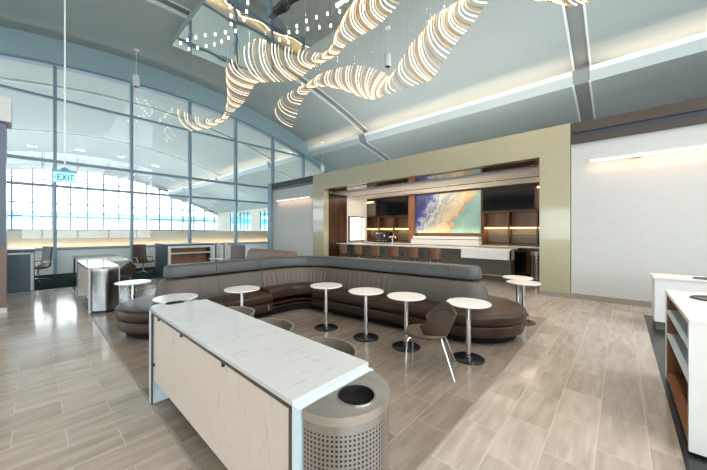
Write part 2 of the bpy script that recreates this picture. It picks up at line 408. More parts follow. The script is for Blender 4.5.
MB().box(20.08,20.09,20.5,43.4,1.9,4.4).build('pane', M['bluepane'], w3, False)
# pair of grey uprights beyond the glass
# ------------------------------------------------------------------ outside
ag = struct('ground', MB().box(-260,260,-60,300,-5.2,-5), M['apron'])
bd = thing('terminal_building', 'distant long white airport building with a blue glazed band seen through far window', 'building', (0,170,-5))
MB().box(-220,160,0,20,0,15.2).build('wall', M['farwhite'], bd, False)
MB().box(-220,160,-.3,0,11.9,14.9).build('window_band', M['farglass'], bd, False)

# ------------------------------------------------------------------ enclosing walls behind and beside the camera
lw = MB()
for k in range(0,9): y = YB+k*2.9; lw.box(XL-.1,XL+.1,y-.06,y+.06,0,7.3)
for z in (.1,1.0,3.45,4.41,6.87): lw.box(XL-.08,XL+.08,YB,WY,z-.05,z+.05)
w4 = struct('window_4', lw, M['mull'])
MB().box(XL-.01,XL+.01,YB,WY,1.0,3.45).build('pane', M['glass'], w4, False)
struct('wall_left', MB().box(XL-.15,XL-.02,YB,WY,3.45,8.3).box(XL-.15,XL-.02,YB,WY,0,1.0), M['cream'])
bw = MB()
for k in range(0,13): x = XL+k*2.4; bw.box(x-.06,x+.06,YB-.1,YB+.1,0,9)
for z in (1.0,3.45,4.41,6.87): bw.box(XL,XR,YB-.08,YB+.08,z-.05,z+.05)
w5 = struct('window_5', bw, M['mull'])
MB().box(XL,WX,YB-.01,YB+.01,1.0,9).build('pane', M['glass'], w5, False)
struct('wall_back', MB().box(XL,XR,YB-.1,YB+.1,0,1.0).box(WX+.2,XR,YB-.1,YB+.1,1,9), M['white'])
struct('wall_outer', MB().box(XR,XR+.2,YB,WY,0,6.8), M['white'])

# ------------------------------------------------------------------ right wall, bar portal, left stub wall
struct('wall_right', MB().box(WX,WX+.25,YB,.92,0,4.28), M['wallpaper'])
struct('trim_7', MB().box(WX-.05,WX+.3,YB,.915,3.83,3.98).box(WX-.05,WX+.3,YB,.915,4.10,4.34), M['fascia'])
struct('trim_8', MB().box(WX-.02,WX+.3,YB,.915,3.98,4.10), M['fasciadk'])
struct('baseboard_right', MB().box(WX-.02,WX,YB,.93,0,.13), M['base'])
PX = WX-.06
struct('wall_portal', MB().box(PX,WX+.25,.93,1.59,0,4.36).box(PX,WX+.25,10.1,10.85,0,4.36).box(PX,WX+.25,1.59,10.1,3.62,4.36), M['portal'])
struct('baseboard_portal', MB().box(PX-.015,PX,.93,1.59,0,.12).box(PX-.015,PX,10.1,10.85,0,.12), M['base'])
struct('wall_stub', MB().box(WX,WX+.25,10.86,14.5,0,4.1), M['wallpaper'])
struct('trim_9', MB().box(WX-.04,WX+.3,10.86,14.4,3.95,4.1).box(WX-.07,WX+.3,10.86,14.4,4.14,4.22).box(WX-.1,WX+.3,10.86,14.4,4.26,4.34), M['greyfascia'])
struct('trim_10', MB().box(WX-.14,WX+.3,14.4,14.72,0,4.36), M['mull'])
# enclosure of the bar
struct('wall_bar_back', MB().box(13.45,13.6,1.0,12.2,0,4.3).box(WX+.25,13.6,.95,1.05,0,4.3), M['wood'])
struct('ceiling', MB().box(WX+.2,13.6,1.0,14.5,4.24,4.34), M['white'])
# gloss dark ceiling strip and the white soffit over the counter
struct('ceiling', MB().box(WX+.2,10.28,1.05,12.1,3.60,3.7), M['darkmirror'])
struct('ceiling', MB().box(10.28,13.45,1.05,12.1,3.54,3.72), M['white'])
struct('wall_bar_side', MB().box(WX+.25,11.1,10.6,10.75,0,3.54), M['wood'])
struct('wall_bar_end', MB().box(11.1,12.72,10.6,10.75,0,3.54), M['white'])
struct('wall_bar_recess', MB().box(12.72,13.45,12.1,12.2,0,3.5), M['wood'])

# ------------------------------------------------------------------ bar lamps
for k in range(9):
    y = 1.9+k*1.02
    t = thing('downlight', 'round recessed downlight, one of a row over the bar counter', 'light', (9.95,y,3.60), 0, 'bar downlights')
    MB().lathe([(.05,-.001),(.075,-.001),(.075,-.012),(.05,-.012)], n=16).build('trim_ring', M['chrome'], t)
    MB().lathe([(.0,-.004),(.05,-.004),(.05,-.002)], n=16).build('lens', M['point'], t)
t = 0
for k in range(9):
    y = 2.2+k*.98
    t = thing('soffit_downlight', 'small downlight near the front edge of the white bar soffit', 'light', (10.6,y,3.54), 0, 'soffit downlights')
    MB().lathe([(.03,-.001),(.05,-.001),(.05,-.01),(.03,-.01)], n=12).build('trim_ring', M['white_plastic'], t)
    MB().lathe([(.0,-.004),(.03,-.004),(.03,-.002)], n=12).build('lens', M['point'], t)
for k in range(5):
    y = 1.5+k*2.0
    tag(MB().box(11.5,11.58,y,y+1.9,3.53,3.54).build('slot_diffuser', M['matblack'], None, False),
        'long dark slot air diffuser in the white soffit above the bar', 'vent', 'soffit slot diffusers')
light('bar_wash', (11.7,6,3.47), 1.3, 95, (1,.80,.58), (0,0,0), sy=8.5)
light('soffit_fill', (11.9,6,1.16), .3, 45, (1,.84,.72), (0,RAD(180),0), sy=8.0)  # added upward fill behind the counter for the soffit underside
light('bar_front_wash', (9.9,6,3.55), .5, 35, (1,.82,.62), (0,0,0), sy=8.5)

# ------------------------------------------------------------------ artwork and back bar
ap = thing('artwork', 'large abstract painting in navy, gold and teal lit behind the bar', 'painting', (12.86,4.41,1.61))
MB().box(0,.05,0,3.15,0,1.84).build('canvas', M['art'], ap, False)
MB().box(.05,.10,-.02,3.17,-.02,1.86).build('frame', M['woodorange'], ap, False)
light('art_wash', (12.68,5.98,3.44), .06, 14, (1,.80,.52), (0,RAD(-10),0), sy=3.1)
light('art_ledge_glow', (12.72,5.98,1.50), .05, 24, (1,.75,.42), (0,RAD(168),0), sy=3.1)
struct('wall_art', MB().box(12.96,13.45,4.3,7.9,0,3.5), M['woodorange'])
bl = thing('back_bar_ledge', 'stepped white ledge glowing warm under the painting', 'ledge', (0,0,0))
MB().box(12.62,12.95,4.41,7.56,1.33,1.45).build('upper_step', M['white'], bl, False)
MB().box(12.5,12.95,4.38,7.6,1.1,1.30).build('lower_step', M['white'], bl, False)
struct('trim_11', MB().box(12.78,12.98,7.58,7.92,1.1,3.5), M['woodorange'])

def shelf_unit(name, label, y0, y1, cols_, loc_x=12.9):
    """dark walnut shelving: carcass, open cubby row, back-lit shelves with glass"""
    u = thing(name, label, 'shelving', (loc_x,y0,0)); w = y1-y0; n = cols_
    c = MB(); c.box(.0,.5,0,.03,1.1,3.5); c.box(0,.5,w-.03,w,1.1,3.5); c.box(.47,.5,0,w,1.1,3.5)
    for z in (1.1,1.86,2.46,3.46): c.box(0,.5,0,w,z,z+.04)
    for i in range(1,n): c.box(0,.5,w*i/n-.02,w*i/n+.02,1.1,2.48)
    c.build('carcass', M['woodmid'], u, False)
    for i in range(n):
        a, b = w*i/n+.02, w*(i+1)/n-.02
        bk = MB().box(.44,.465,a+.01,b-.01,1.88,2.44).build('cubby_back', M['woodorange'], u, False)
        MB().box(.42,.465,a+.02,b-.02,1.2,1.84).build('mirror_back', M['taupe'], u, False)
        MB().box(.1,.4,a+.03,b-.03,1.80,1.825).build('shelf_light', M['warmled'], u, False)
        for z in (1.36,1.6): MB().box(.05,.4,a+.01,b-.01,z,z+.012).build('glass_shelf', M['glass'], u, False)
    return u
shelf_unit('bar_shelving', 'walnut bar shelving with lit cubbies left of the painting', 7.95, 11.9, 4)
shelf_unit('bar_shelving', 'walnut bar shelving with lit cubbies right of the painting', 1.35, 4.36, 3)
def tv(label, y0, y1, z0, z1, x=12.86):
    t = thing('television', label, 'television', (x,y0,z0)); w, h = y1-y0, z1-z0
    MB().box(.0,.04,0,w,0,h).build('bezel', M['black'], t, False)
    MB().box(-.003,0,.02,w-.02,.02,h-.02).build('screen', M['screen'], t, False)
tv('black television screen above the shelves left of the painting', 8.05, 9.95, 2.52, 3.44)
tv('wide black television screen above the shelves right of the painting', 2.42, 4.34, 2.52, 3.44)
g = thing('display_niche', 'small lit glass-fronted niche at the right end of the bar shelving', 'display niche', (12.86,1.5,2.52))
MB().box(0,.04,0,.9,.0,.06).box(0,.04,0,.9,.88,.94).box(0,.04,0,.06,0,.94).box(0,.04,.84,.9,0,.94).build('frame', M['woodmid'], g, False)
MB().box(.04,.06,.06,.84,.06,.84).build('glass_back', M['taupe'], g, False)
MB().box(.0,.03,.06,.84,.80,.85).build('light_strip', M['warmled'], g, False)
g2 = thing('display_niche', 'small lit glass-fronted niche at the left end of the bar shelving', 'display niche', (12.86,10.05,2.52))
MB().box(0,.04,0,1.6,.0,.06).box(0,.04,0,1.6,.88,.94).box(0,.04,0,.06,0,.94).box(0,.04,1.54,1.6,0,.94).build('frame', M['woodmid'], g2, False)
MB().box(.04,.06,.06,1.54,.06,.84).build('glass_back', M['taupe'], g2, False)
MB().box(.0,.03,.2,1.2,.78,.83).build('light_strip', M['warmled'], g2, False)
# back counter with base cabinets
bc = thing('back_counter', 'white topped back bar counter with walnut base cabinets', 'counter', (12.3,1.3,0))
MB().box(-.03,.62,0,9.25,1.06,1.10).build('countertop', M['tabletop'], bc, False)
MB().box(.0,.6,0,9.25,.1,1.06).build('carcass', M['wood'], bc, False)
MB().box(.06,.6,0,9.25,0,.1).build('toe_kick', M['matblack'], bc, False)
for k in range(14):
    if k in (2,): continue
    d = MB().box(-.02,0,.05+k*.62,.62+k*.62,.14,1.03).build('door', M['wood'], bc, False)
    MB().box(-.04,-.02,.55+k*.62,.57+k*.62,.7,.95).build('handle', M['chrome'], d, False)
f = thing('undercounter_fridge', 'black glass-door fridge set under the back counter beside trash bin', 'fridge', (12.24,2.56,.1))
MB().box(.0,.05,0,.58,0,.94).build('body', M['black'], f, False)
MB().box(-.01,0,.04,.54,.08,.8).build('glass_door', M['screen'], f, False)
MB().box(-.03,-.01,.04,.54,.83,.86).build('handle', M['chrome'], f, False)
o = thing('coffee_machine', 'black coffee machine on the back counter at the far left', 'coffee machine', (12.4,8.9,1.1))
MB().box(0,.4,0,.95,0,.1).box(.2,.4,0,.95,.1,.55).box(0,.4,0,.95,.40,.6).build('body', M['black'], o, False, bevel=.01)
MB().box(-.006,0,.15,.8,.44,.52).build('control_panel', M['steel'], o, False)
MB().cyl(.1,.3,.30,.40,.03,12).build('spout', M['chrome'], o)
MB().box(.02,.2,.1,.85,.1,.115).build('drip_tray', M['chrome'], o, False)
o = thing('microwave', 'black microwave oven on the back counter at the right end', 'microwave', (12.36,1.42,1.1))
MB().box(0,.45,0,.85,0,.58).build('body', M['black'], o, False, bevel=.01)
MB().box(-.008,0,.22,.82,.06,.5).build('door', M['screen'], o, False)
MB().box(-.012,-.002,.05,.18,.28,.36).build('display', M['steel'], o, False)
t = thing('beer_tap', 'slim chrome beer tap tower standing on the bar counter', 'tap', (10.95,7.62,1.1))
MB().lathe([(.07,0),(.07,.02),(.03,.03),(.03,.30),(.0,.31)], n=16).build('column', M['chrome'], t)
MB().tube([(0,-.18,.31),(0,0,.34),(0,.18,.31)],.03,10).build('head', M['chrome'], t)
MB().tube([(-.05,-.08,.31),(-.08,-.08,.24)],.012,8).build('spout', M['chrome'], t)
MB().tube([(-.02,-.08,.33),(-.04,-.08,.46)],.014,8).build('handle', M['white_plastic'], t)
# lit menu board
mbd = thing('menu_board', 'backlit white menu board with a rust printed column on white wall', 'menu board', (11.2,10.52,1.16))
MB().box(0,1.32,.0,.08,0,1.32).build('frame', M['black'], mbd, False)
MB().box(.05,.94,-.01,0,.05,1.27).build('panel', M['menulit'], mbd, False)
MB().box(1.0,1.27,-.01,0,.05,1.27).build('side_panel', M['menulit'], mbd, False)
tx = MB()
for k in range(9): tx.box(.99,.99+.12+.06*(k%2),-.013,-.01,.12+k*.13,.18+k*.13)
tx.build('print', M['rednote'], mbd, False)
ln = MB()
for k in range(10): ln.box(.14,.80-.07*(k%3),-.013,-.01,.13+k*.11,.138+k*.11)
ln.build('text_lines', M['base'], mbd, False)

# ------------------------------------------------------------------ bar counter
bar = thing('bar_counter', 'long white topped bar counter with taupe front and lowered white end', 'counter', (10.3,2.57,0))
MB().box(-.05,.75,1.6,7.95,1.05,1.10).box(-.05,.75,0,1.6,1.05,1.10).build('countertop', M['tabletop'], bar, False)
MB().box(.3,.7,.1,7.9,0,1.05).build('front_panel', M['taupe'], bar, False)
MB().box(-.10,-.04,0,1.6,.75,1.05).box(-.10,.3,0,.05,.75,1.05).build('apron', M['white'], bar, False)
MB().tube([(.12,.3,.2),(.12,7.7,.2)],.025,8).build('foot_rail', M['chrome'], bar)
st = thing('bar_stool', '', 'bar stool', (9.85,9.6,0), 0, 'stools along the bar counter')
MB().lathe([(0,.60),(.19,.60),(.215,.62),(.215,.66),(.19,.68),(0,.68)], n=20).build('seat', M['chair'], st)
bk = MB(); arc = [(-.22*cos(a),.235*sin(a),cos(a),0) for a in [RAD(-62+124*i/10) for i in range(11)]]
bk.v = []; pr = []
vs = []; fs = []
for i, (x,y,_,_) in enumerate(arc):
    n_ = Vector((x,y)).normalized()
    for o_, z in ((0,.70),(.02,.70),(.05,1.07),(.03,1.07)): vs.append((x+n_.x*o_, y+n_.y*o_, z))
for i in range(10):
    for q in range(4): fs.append((i*4+q,(i+1)*4+q,(i+1)*4+(q+1)%4,i*4+(q+1)%4))
fs += [(0,1,2,3),(43,42,41,40)]
bk.add(vs, fs); bk.build('backrest', M['stool'], st)
for s in (-1,1): MB().tube([(-.1,.23*s,.84),(.14,.25*s,.84),(.16,.24*s,.68)],.012,8).build('arm', M['black'], st)
for sx in (-1,1):
    for sy in (-1,1): MB().tube([(.14*sx,.14*sy,.61),(.21*sx,.21*sy,0)],.013,8).build('leg', M['chrome'], st)
MB().tube([(.18,.18,.25),(.18,-.18,.25),(-.18,-.18,.25),(-.18,.18,.25),(.18,.18,.25)],.009,6).build('foot_ring', M['chrome'], st)
ord_ = ['leftmost','second from the left','third from the left','third from the right','second from the right','rightmost']
st_y = [9.55,8.62,7.66,6.72,5.84,4.95]
for i, y in enumerate(st_y):
    lb = f'walnut-backed bar stool at the bar counter, {ord_[i]} of six'
    if i == 0: st.location = (9.85,y,0); st['label'] = lb
    else: copy_tree(st, (9.85,y,0), 0, lb)
tb = thing('trash_bin', 'tall cylindrical steel bin standing right of the bar counter', 'trash bin', (11.6,2.12,0))
MB().lathe([(.18,.02),(.18,.86)], n=28).build('body', M['steel'], tb)
MB().lathe([(.19,.86),(.19,.96),(.12,.97),(.12,.9)], n=28).build('lid', M['steellid'], tb)
MB().lathe([(.185,0),(.185,.03)], n=28).build('base', M['black'], tb)

# ------------------------------------------------------------------ wall light bars
def light_bar(label, x, y0, y1, z, brackets, power):
    t = thing('wall_light_bar', label, 'wall light', (x,0,z))
    MB().box(-.03,.0,y0,y1,-.02,.03).build('housing', M['white_plastic'], t, False)
    MB().box(-.025,-.005,y0+.02,y1-.02,-.03,-.02).build('lens', M['whiteled'], t, False)
    for b in brackets: MB().box(.0,WX-x+.005,b-.07,b+.07,-.035,.045).build('bracket', M['white_plastic'], t, False)
    light('wash', (-.01,(y0+y1)/2,-.04), .04, power, (1,.55,.30), (0,RAD(-22),0), t, sy=y1-y0)
light_bar('long slim white picture light glowing warm on the right wall', WX-.16, -3.2, .55, 3.34, (-.25,-2.4), 10)
light_bar('slim picture light glowing on the stub wall left of the bar', WX-.16, 11.0, 13.8, 3.34, (11.6,13.2), 6)
# small thermostat-like plate
s = thing('exit_device', 'small white plate on the right side of the champagne portal', 'wall plate', (PX-.006,1.05,1.9)) if False else None

# ------------------------------------------------------------------ chandelier
mc = thing('mirrored_ceiling_panel', 'large rectangular mirrored panel on the vault studded with tiny lamps', 'ceiling panel', (0,0,9.08))
MB().box(3.74,7.51,1.9,13.2,0,.03).build('mirror', M['mirror'], mc, False)
MB().box(3.74,7.51,1.9,13.2,.03,.30).build('frame', M['ceil'], mc, False)
LP= [(3.93, 12.8), (4.04, 12.39), (4.2, 11.99), (4.39, 11.59), (4.62, 11.25), (4.83, 10.87), (5.05, 11.1), (4.97, 11.5), (4.85, 11.89), (4.67, 12.23), (4.48, 12.61), (4.28, 12.95), (4.38, 9.52), (4.6, 9.9), (4.78, 10.28), (5.05, 10.52), (4.7, 8.93), (4.86, 9.32), (4.98, 9.73), (6.43, 9.74), (6.51, 9.42), (6.76, 9.61), (6.43, 9.12), (6.61, 8.87), (6.43, 8.64), (6.5, 8.18), (6.79, 8.46), (6.62, 7.78), (7.02, 8.09), (6.77, 7.38), (7.23, 7.71), (6.98, 7.0), (7.41, 7.34), (7.2, 6.63), (7.41, 6.28)]
LP += [(7.2,5.9),(7.4,5.4),(4.3,8.5),(4.5,8.0),(4.2,7.5)]
for x, y in LP:
    MB().lathe([(0,-.055),(.022,-.05),(.032,-.035),(.032,-.015),(.02,0)], (x,y,0), 10).build('lamp', M['point'], mc)
R1 = [(3.46, 11.55, 5.99, 3.59, 10.6, 5.03, 5), (3.94, 11.52, 5.88, 3.96, 10.38, 5.14, 5), (4.32, 10.96, 5.73, 4.17, 10.01, 5.27, 5), (4.52, 10.28, 5.68, 4.24, 9.48, 5.32, 5), (4.18, 9.15, 5.82, 3.96, 8.28, 5.19, 6), (3.88, 8.56, 5.9, 3.82, 7.52, 5.12, 5), (3.53, 7.89, 5.92, 3.61, 6.75, 5.1, 5), (3.36, 7.34, 5.93, 3.48, 6.22, 5.09, 5), (3.44, 6.26, 6.08, 3.48, 5.72, 4.94, 6), (3.84, 6.0, 6.06, 3.86, 5.25, 4.97, 6), (4.24, 5.58, 5.93, 3.95, 4.79, 5.09, 5), (4.53, 5.13, 5.81, 4.1, 4.49, 5.2, 5), (4.54, 4.73, 5.85, 4.06, 4.14, 5.17, 5), (4.3, 4.25, 5.98, 3.83, 3.66, 5.05, 5), (4.17, 3.79, 6.09, 3.71, 3.18, 4.95, 5), (4.19, 3.42, 6.11, 3.69, 2.86, 4.93, 5), (4.23, 3.08, 6.04, 3.68, 2.58, 5.0, 4), (4.17, 2.79, 6.0, 3.6, 2.3, 5.03, 0)]
R2 = [(5.7, 8.91, 5.94, 5.72, 7.94, 5.08, 4), (5.33, 8.05, 5.9, 5.24, 7.03, 5.12, 4), (5.17, 7.19, 5.82, 4.91, 6.37, 5.19, 5), (5.12, 6.37, 5.76, 4.73, 5.69, 5.25, 5), (5.16, 5.92, 5.85, 4.73, 5.28, 5.16, 5), (5.41, 5.6, 5.97, 5.03, 4.9, 5.05, 5), (5.71, 5.34, 6.08, 5.36, 4.71, 4.96, 5), (6.07, 5.05, 6.09, 5.63, 4.59, 4.94, 5), (6.55, 4.84, 6.05, 5.78, 4.58, 4.99, 5), (6.66, 4.72, 5.94, 5.98, 4.35, 5.09, 5), (6.29, 4.09, 6.02, 5.9, 3.4, 5.01, 4), (5.99, 3.61, 6.08, 5.83, 3.07, 4.96, 4), (5.85, 3.27, 6.1, 5.59, 2.79, 4.93, 4), (5.59, 2.9, 6.11, 5.15, 2.33, 4.93, 4), (5.53, 2.6, 6.07, 4.97, 2.1, 4.97, 5), (5.42, 2.26, 6.01, 4.82, 1.81, 5.02, 4), (5.3, 1.97, 5.94, 4.65, 1.56, 5.08, 3), (5.2, 1.73, 5.92, 4.5, 1.38, 5.09, 0)]
R3 = [(5.95, 1.04, 5.93, 5.08, 0.88, 5.09, 3), (6.14, 0.84, 5.98, 5.25, 0.69, 5.05, 3), (6.29, 0.67, 6.03, 5.38, 0.55, 5.0, 3), (6.37, 0.47, 6.03, 5.45, 0.36, 5.0, 0)]
def ribbon(name, label, keys, bow=.15, dens=1.0, cat='chandelier'):
    t = thing(name, label, cat, (keys[0][0],keys[0][1],0)); ox, oy = keys[0][0], keys[0][1]
    P_ = []
    n = len(keys)
    def g(i, c): return keys[min(max(i,0),n-1)][c]
    for i in range(n):
        cnt = round(keys[i][6]*dens)
        for q in range(max(cnt,1)):
            u = q/max(cnt,1)
            P_.append([.5*((2*g(i,c))+(-g(i-1,c)+g(i+1,c))*u+(2*g(i-1,c)-5*g(i,c)+4*g(i+1,c)-g(i+2,c))*u*u+(-g(i-1,c)+3*g(i,c)-3*g(i+1,c)+g(i+2,c))*u**3) for c in range(6)])
            if cnt == 0: break
    mats = [('lit_tube','lit'),('clear_tube','frost'),('gold_tube','gold'),('lit_tube','lit'),('gold_tube','gold'),('clear_tube','frost')]
    bv = Vector((-.674,.738,-.45)).normalized()*bow
    wires = MB()
    for k, p in enumerate(P_):
        A, B = Vector(p[:3])-Vector((ox,oy,0)), Vector(p[3:])-Vector((ox,oy,0))
        pts = [A.lerp(B,u/8)+bv*(4*(u/8)*(1-u/8)) for u in range(9)]
        nm, mk = mats[k%4]
        tb_ = MB().tube(pts, .0105, 7); tb_.build(nm, M[mk], t)
        if k % 6 == 0:
            for E in (A, B): wires.tube([E, (E.x,E.y,min(V(E.x+ox),9.6) if not (3.74<E.x+ox<7.51) else 9.08)], .0022, 3)
    wires.build('suspension_wires', M['steel'], t)
ribbon('tube_chandelier', 'long twisting ribbon chandelier of curved lit and gold tubes, left of two', R1, dens=1.1)
ribbon('tube_chandelier', 'swooping ribbon chandelier of curved tubes nearer the bar, right of two', R2, dens=1.1)
ribbon('tube_chandelier', 'short ribbon chandelier end with few tubes at the top edge above the bar portal', R3)

# pendants and exit sign
def pendant(label, x, y, zt, zb, r, h):
    t = thing('pendant_speaker', label, 'pendant speaker', (x,y,zb), 0, 'hanging pendant speakers')
    MB().lathe([(r*.7,0),(r*.9,.0),(r,.02),(r,h-.05),(r*.85,h),(0,h)], n=20).build('body', M['white_plastic'], t)
    MB().lathe([(0,.012),(r*.7,.012),(r*.7,.0)], n=20).build('grille', M['matblack'], t)
    MB().tube([(0,0,h),(0,0,zt-zb-.03)], .012, 6).build('cord', M['white_plastic'], t)
    MB().lathe([(0,zt-zb-.06),(r*.8,zt-zb-.03),(r*.8,zt-zb+.03)], n=16).build('canopy', M['white_plastic'], t)
pendant('white cylinder pendant speaker hanging before the blue arch at left', 2.95, 15.1, V(2.95), 7.78, .13, .46)
pendant('white cylinder pendant speaker hanging between the two ribbon chandeliers', 8.55, 6.15, V(8.55), 7.55, .125, .46)
pendant('white cylinder pendant speaker hanging just above the bar portal', 13.2-.0, 14.9, V(13.2), 5.65, .13, .5)
ex = thing('exit_sign', 'hanging exit sign glowing cyan on a thin rod before window wall', 'exit sign', (.445,8.4,2.66), RAD(-6))
MB().box(-.17,.17,-.03,.03,0,.21).build('housing', M['signlit'], ex, False, bevel=.006)
MB().box(-.185,.185,-.035,.035,.205,.25).build('top_cap', M['signcase'], ex, False)
MB().lathe([(.07,.25),(.05,.29),(.0,.31)], n=16).build('canopy', M['signcase'], ex)
MB().tube([(0,0,.29),(0,0,V(.445)-2.66)], .014, 8).build('rod', M['white_plastic'], ex)
L = MB(); yy0, yy1 = -.036, -.029
def seg(x0,z0,x1,z1,w=.017):
    d = Vector((x1-x0,0,z1-z0)).normalized(); n_ = Vector((-d.z,0,d.x))*w/2; p = [Vector((x0,0,z0))-n_,Vector((x1,0,z1))-n_,Vector((x1,0,z1))+n_,Vector((x0,0,z0))+n_]
    L.add([(q.x,yy0,q.z) for q in p]+[(q.x,yy1,q.z) for q in p],[(0,1,2,3),(7,6,5,4),(0,4,5,1),(1,5,6,2),(2,6,7,3),(3,7,4,0)])
zb, zt = .045, .165
for x in (-.10,): seg(x,zb,x,zt); seg(x,zb+.008,x+.055,zb+.008); seg(x,zt-.008,x+.055,zt-.008); seg(x,(zb+zt)/2,x+.048,(zb+zt)/2)
seg(-.035,zb,.025,zt); seg(-.035,zt,.025,zb); seg(.052,zb,.052,zt); seg(.105,zb,.105,zt); seg(.075,zt-.008,.137,zt-.008)
seg(-.15,.105,-.13,.135,.012); seg(-.15,.105,-.13,.075,.012)
L.build('lettering', M['signink'], ex, False)

# ------------------------------------------------------------------ big banquette
def path_pts(kind):
    pass
EX, EY = 5.0, 1.9; HD = RAD(95.5); RA = 1.05; L1 = 2.95
PB = (EX+L1*cos(HD), EY+L1*sin(HD)); C0 = (PB[0]-RA*sin(HD), PB[1]+RA*cos(HD))
AXL, AYL = 1.7, C0[1]+RA
L2 = RA*(pi-HD); L3 = C0[0]-AXL; LT = L1+L2+L3
def pos(s, side=1):
    """centre line point and outward normal; side 1 = the concave side that faces the tables"""
    if s < L1: p, n_ = (EX+s*cos(HD), EY+s*sin(HD)), (-sin(HD),cos(HD))
    elif s < L1+L2:
        a = HD-pi/2+(s-L1)/RA; p = (C0[0]+RA*cos(a), C0[1]+RA*sin(a)); n_ = (-cos(a),-sin(a))
    else: p, n_ = (C0[0]-(s-L1-L2), AYL), (0,-1)
    return (p[0],p[1],n_[0]*side,n_[1]*side)
def span(s0, s1, side=1, step=.12):
    ss = {s0, s1}; k = max(1, ceil((s1-s0)/step))
    for i in range(k+1): ss.add(round(s0+(s1-s0)*i/k,4))
    for b in (L1, L1+L2):
        if s0 < b < s1: ss.add(b)
    return [pos(s,side) for s in sorted(ss)]
def endcap(a0, a1, right=True, n=12):
    c = (EX,EY) if right else (AXL,AYL); out = []
    for i in range(n+1):
        a = RAD(a0+(a1-a0)*i/n); out.append((c[0],c[1],cos(a),sin(a)))
    return out
BR = .84
sofa = thing('banquette_sofa', 'large L-shaped leather banquette with slate head rolls and rounded ends', 'sofa', (0,0,0))
bp_ = MB(); 
half = [(0,0.02),(BR-.14,0.02),(BR-.14,.13),(0,.13)]
bp_.sweep(half, span(.0,LT,1)); bp_.sweep(half, span(0,LT,-1)); bp_.sweep(half, endcap(185.5,365.5,True)); bp_.sweep(half, endcap(90,270,False))
bp_.build('plinth', M['matblack'], sofa)
def seat_piece(st, o0=.22, o1=BR, name='seat_cushion'):
    p = MB().sweep(rrect(o0,o1,.29,.465,.06), st).build(name, M['seat'], sofa)
    MB().sweep(rrect(o0,o1-.03,.12,.288,.03), st).build('seat_base', M['seat'], p)
G_ = .006
seat_piece(span(.05,1.25)); seat_piece(span(1.25+G_,L1-.02))                       # facing the tables
seat_piece(span(L1+L2+.56,L1+L2+1.3)); seat_piece(span(L1+L2+1.3+G_,LT-.05))
seat_piece(span(0.05,1.3,-1)); seat_piece(span(1.3+G_,L1,-1)); seat_piece(span(L1+G_,L1+L2,-1)); seat_piece(span(L1+L2+G_,LT-.05,-1))
def with_straight(cap, right):
    a = pos(.05 if right else LT-.05, 1 if right else -1); b = pos(.05 if right else LT-.05, -1 if right else 1)
    return a, b
a, b = with_straight(None, True)
e1 = endcap(186,262,True,9); e2 = endcap(262.5,365,True,10)
seat_piece([a]+e1); seat_piece(e2+[b])
a, b = with_straight(None, False)
e1 = endcap(90,185,False,10); e2 = endcap(185.5,270,False,9)
seat_piece([a]+e1); seat_piece(e2+[b])
# corner module: set back, with an open shelf under the seat
cs = span(L1+.01,L1+L2+.53)
p = MB().sweep(rrect(.22,.67,.30,.515,.05), cs).build('corner_seat', M['seat'], sofa)
MB().sweep(rrect(.22,.66,.20,.222,.005), cs).build('corner_shelf', M['seat'], p)
MB().sweep(rrect(.22,.66,.12,.15,.005), cs).build('corner_shelf', M['seat'], p)
for s_ in (L1-.015, L1+L2+.535):
    q = [pos(s_), pos(s_+.02)]; MB().sweep(rrect(.22,.80,.13,.46,.01), q).build('side_panel', M['seat'], sofa)
MB().box(3.0,3.05,AYL-BR-.012,AYL-BR+.03,.17,.27).build('outlet_plate', M['chrome'], sofa, False)
# backrests
def back_prof(w=1):
    f = [(.30,.40),(.325,.46),(.315,.55),(.28,.68),(.25,.78),(.215,.825),(.17,.838)]
    return f
def full_back(): f = back_prof(); return f+[(-o_,z) for o_, z in reversed(f)]
def roll_half():
    pts = [(.12,.848),(.165,.856),(.19,.88),(.195,.93),(.185,.99)]
    for i in range(1,7):
        a = RAD(90*i/6); pts.append((.105+.078*cos(a), 1.0+.078*sin(a)))
    return pts
def flute(amp, pitch=.11, st=None):
    return lambda k, o_, z: o_+(amp*abs(sin(pi*k/4.0)) if .45 < z < .80 and o_ > .1 else 0)
segs = [(.30,1.35),(1.35,2.6),(2.6,3.7),(3.7,L1+L2+.45),(L1+L2+.45,L1+L2+1.35),(L1+L2+1.35,LT-.30)]
for i, (s0,s1) in enumerate(segs):
    stt = span(s0+.003,s1-.003,1,.03)
    rib_ = i in (1,2,3)
    b_ = MB().sweep(full_back(), stt, flute(.012) if rib_ else None).build('backrest', M['backrib'] if rib_ else M['back'], sofa)
    rh = roll_half(); pf = rh+[(-o_,z) for o_, z in reversed(rh)]
    MB().sweep(pf, span(s0+.004,s1-.004,1,.06)).build('head_roll', M['roll'], sofa)
for right in (True, False):
    s_ = .30 if right else LT-.30
    P1 = pos(s_,1 if right else -1); P2 = pos(s_,-1 if right else 1)
    st1 = [P1]+(endcap(186,365,True,18) if right else endcap(90,270,False,18))+[P2]
    f = [(0,.40)]+back_prof()+[(0,.825)]
    MB().sweep(f, st1).build('backrest', M['back'], sofa)
    rh = [(0,.848)]+roll_half()+[(0,1.078)]
    MB().sweep(rh, st1).build('head_roll', M['roll'], sofa)
MB().sweep([(.16,.828),(-.16,.828),(-.16,.838),(.16,.838)], span(.2,LT-.2)).build('neck', M['matblack'], sofa)

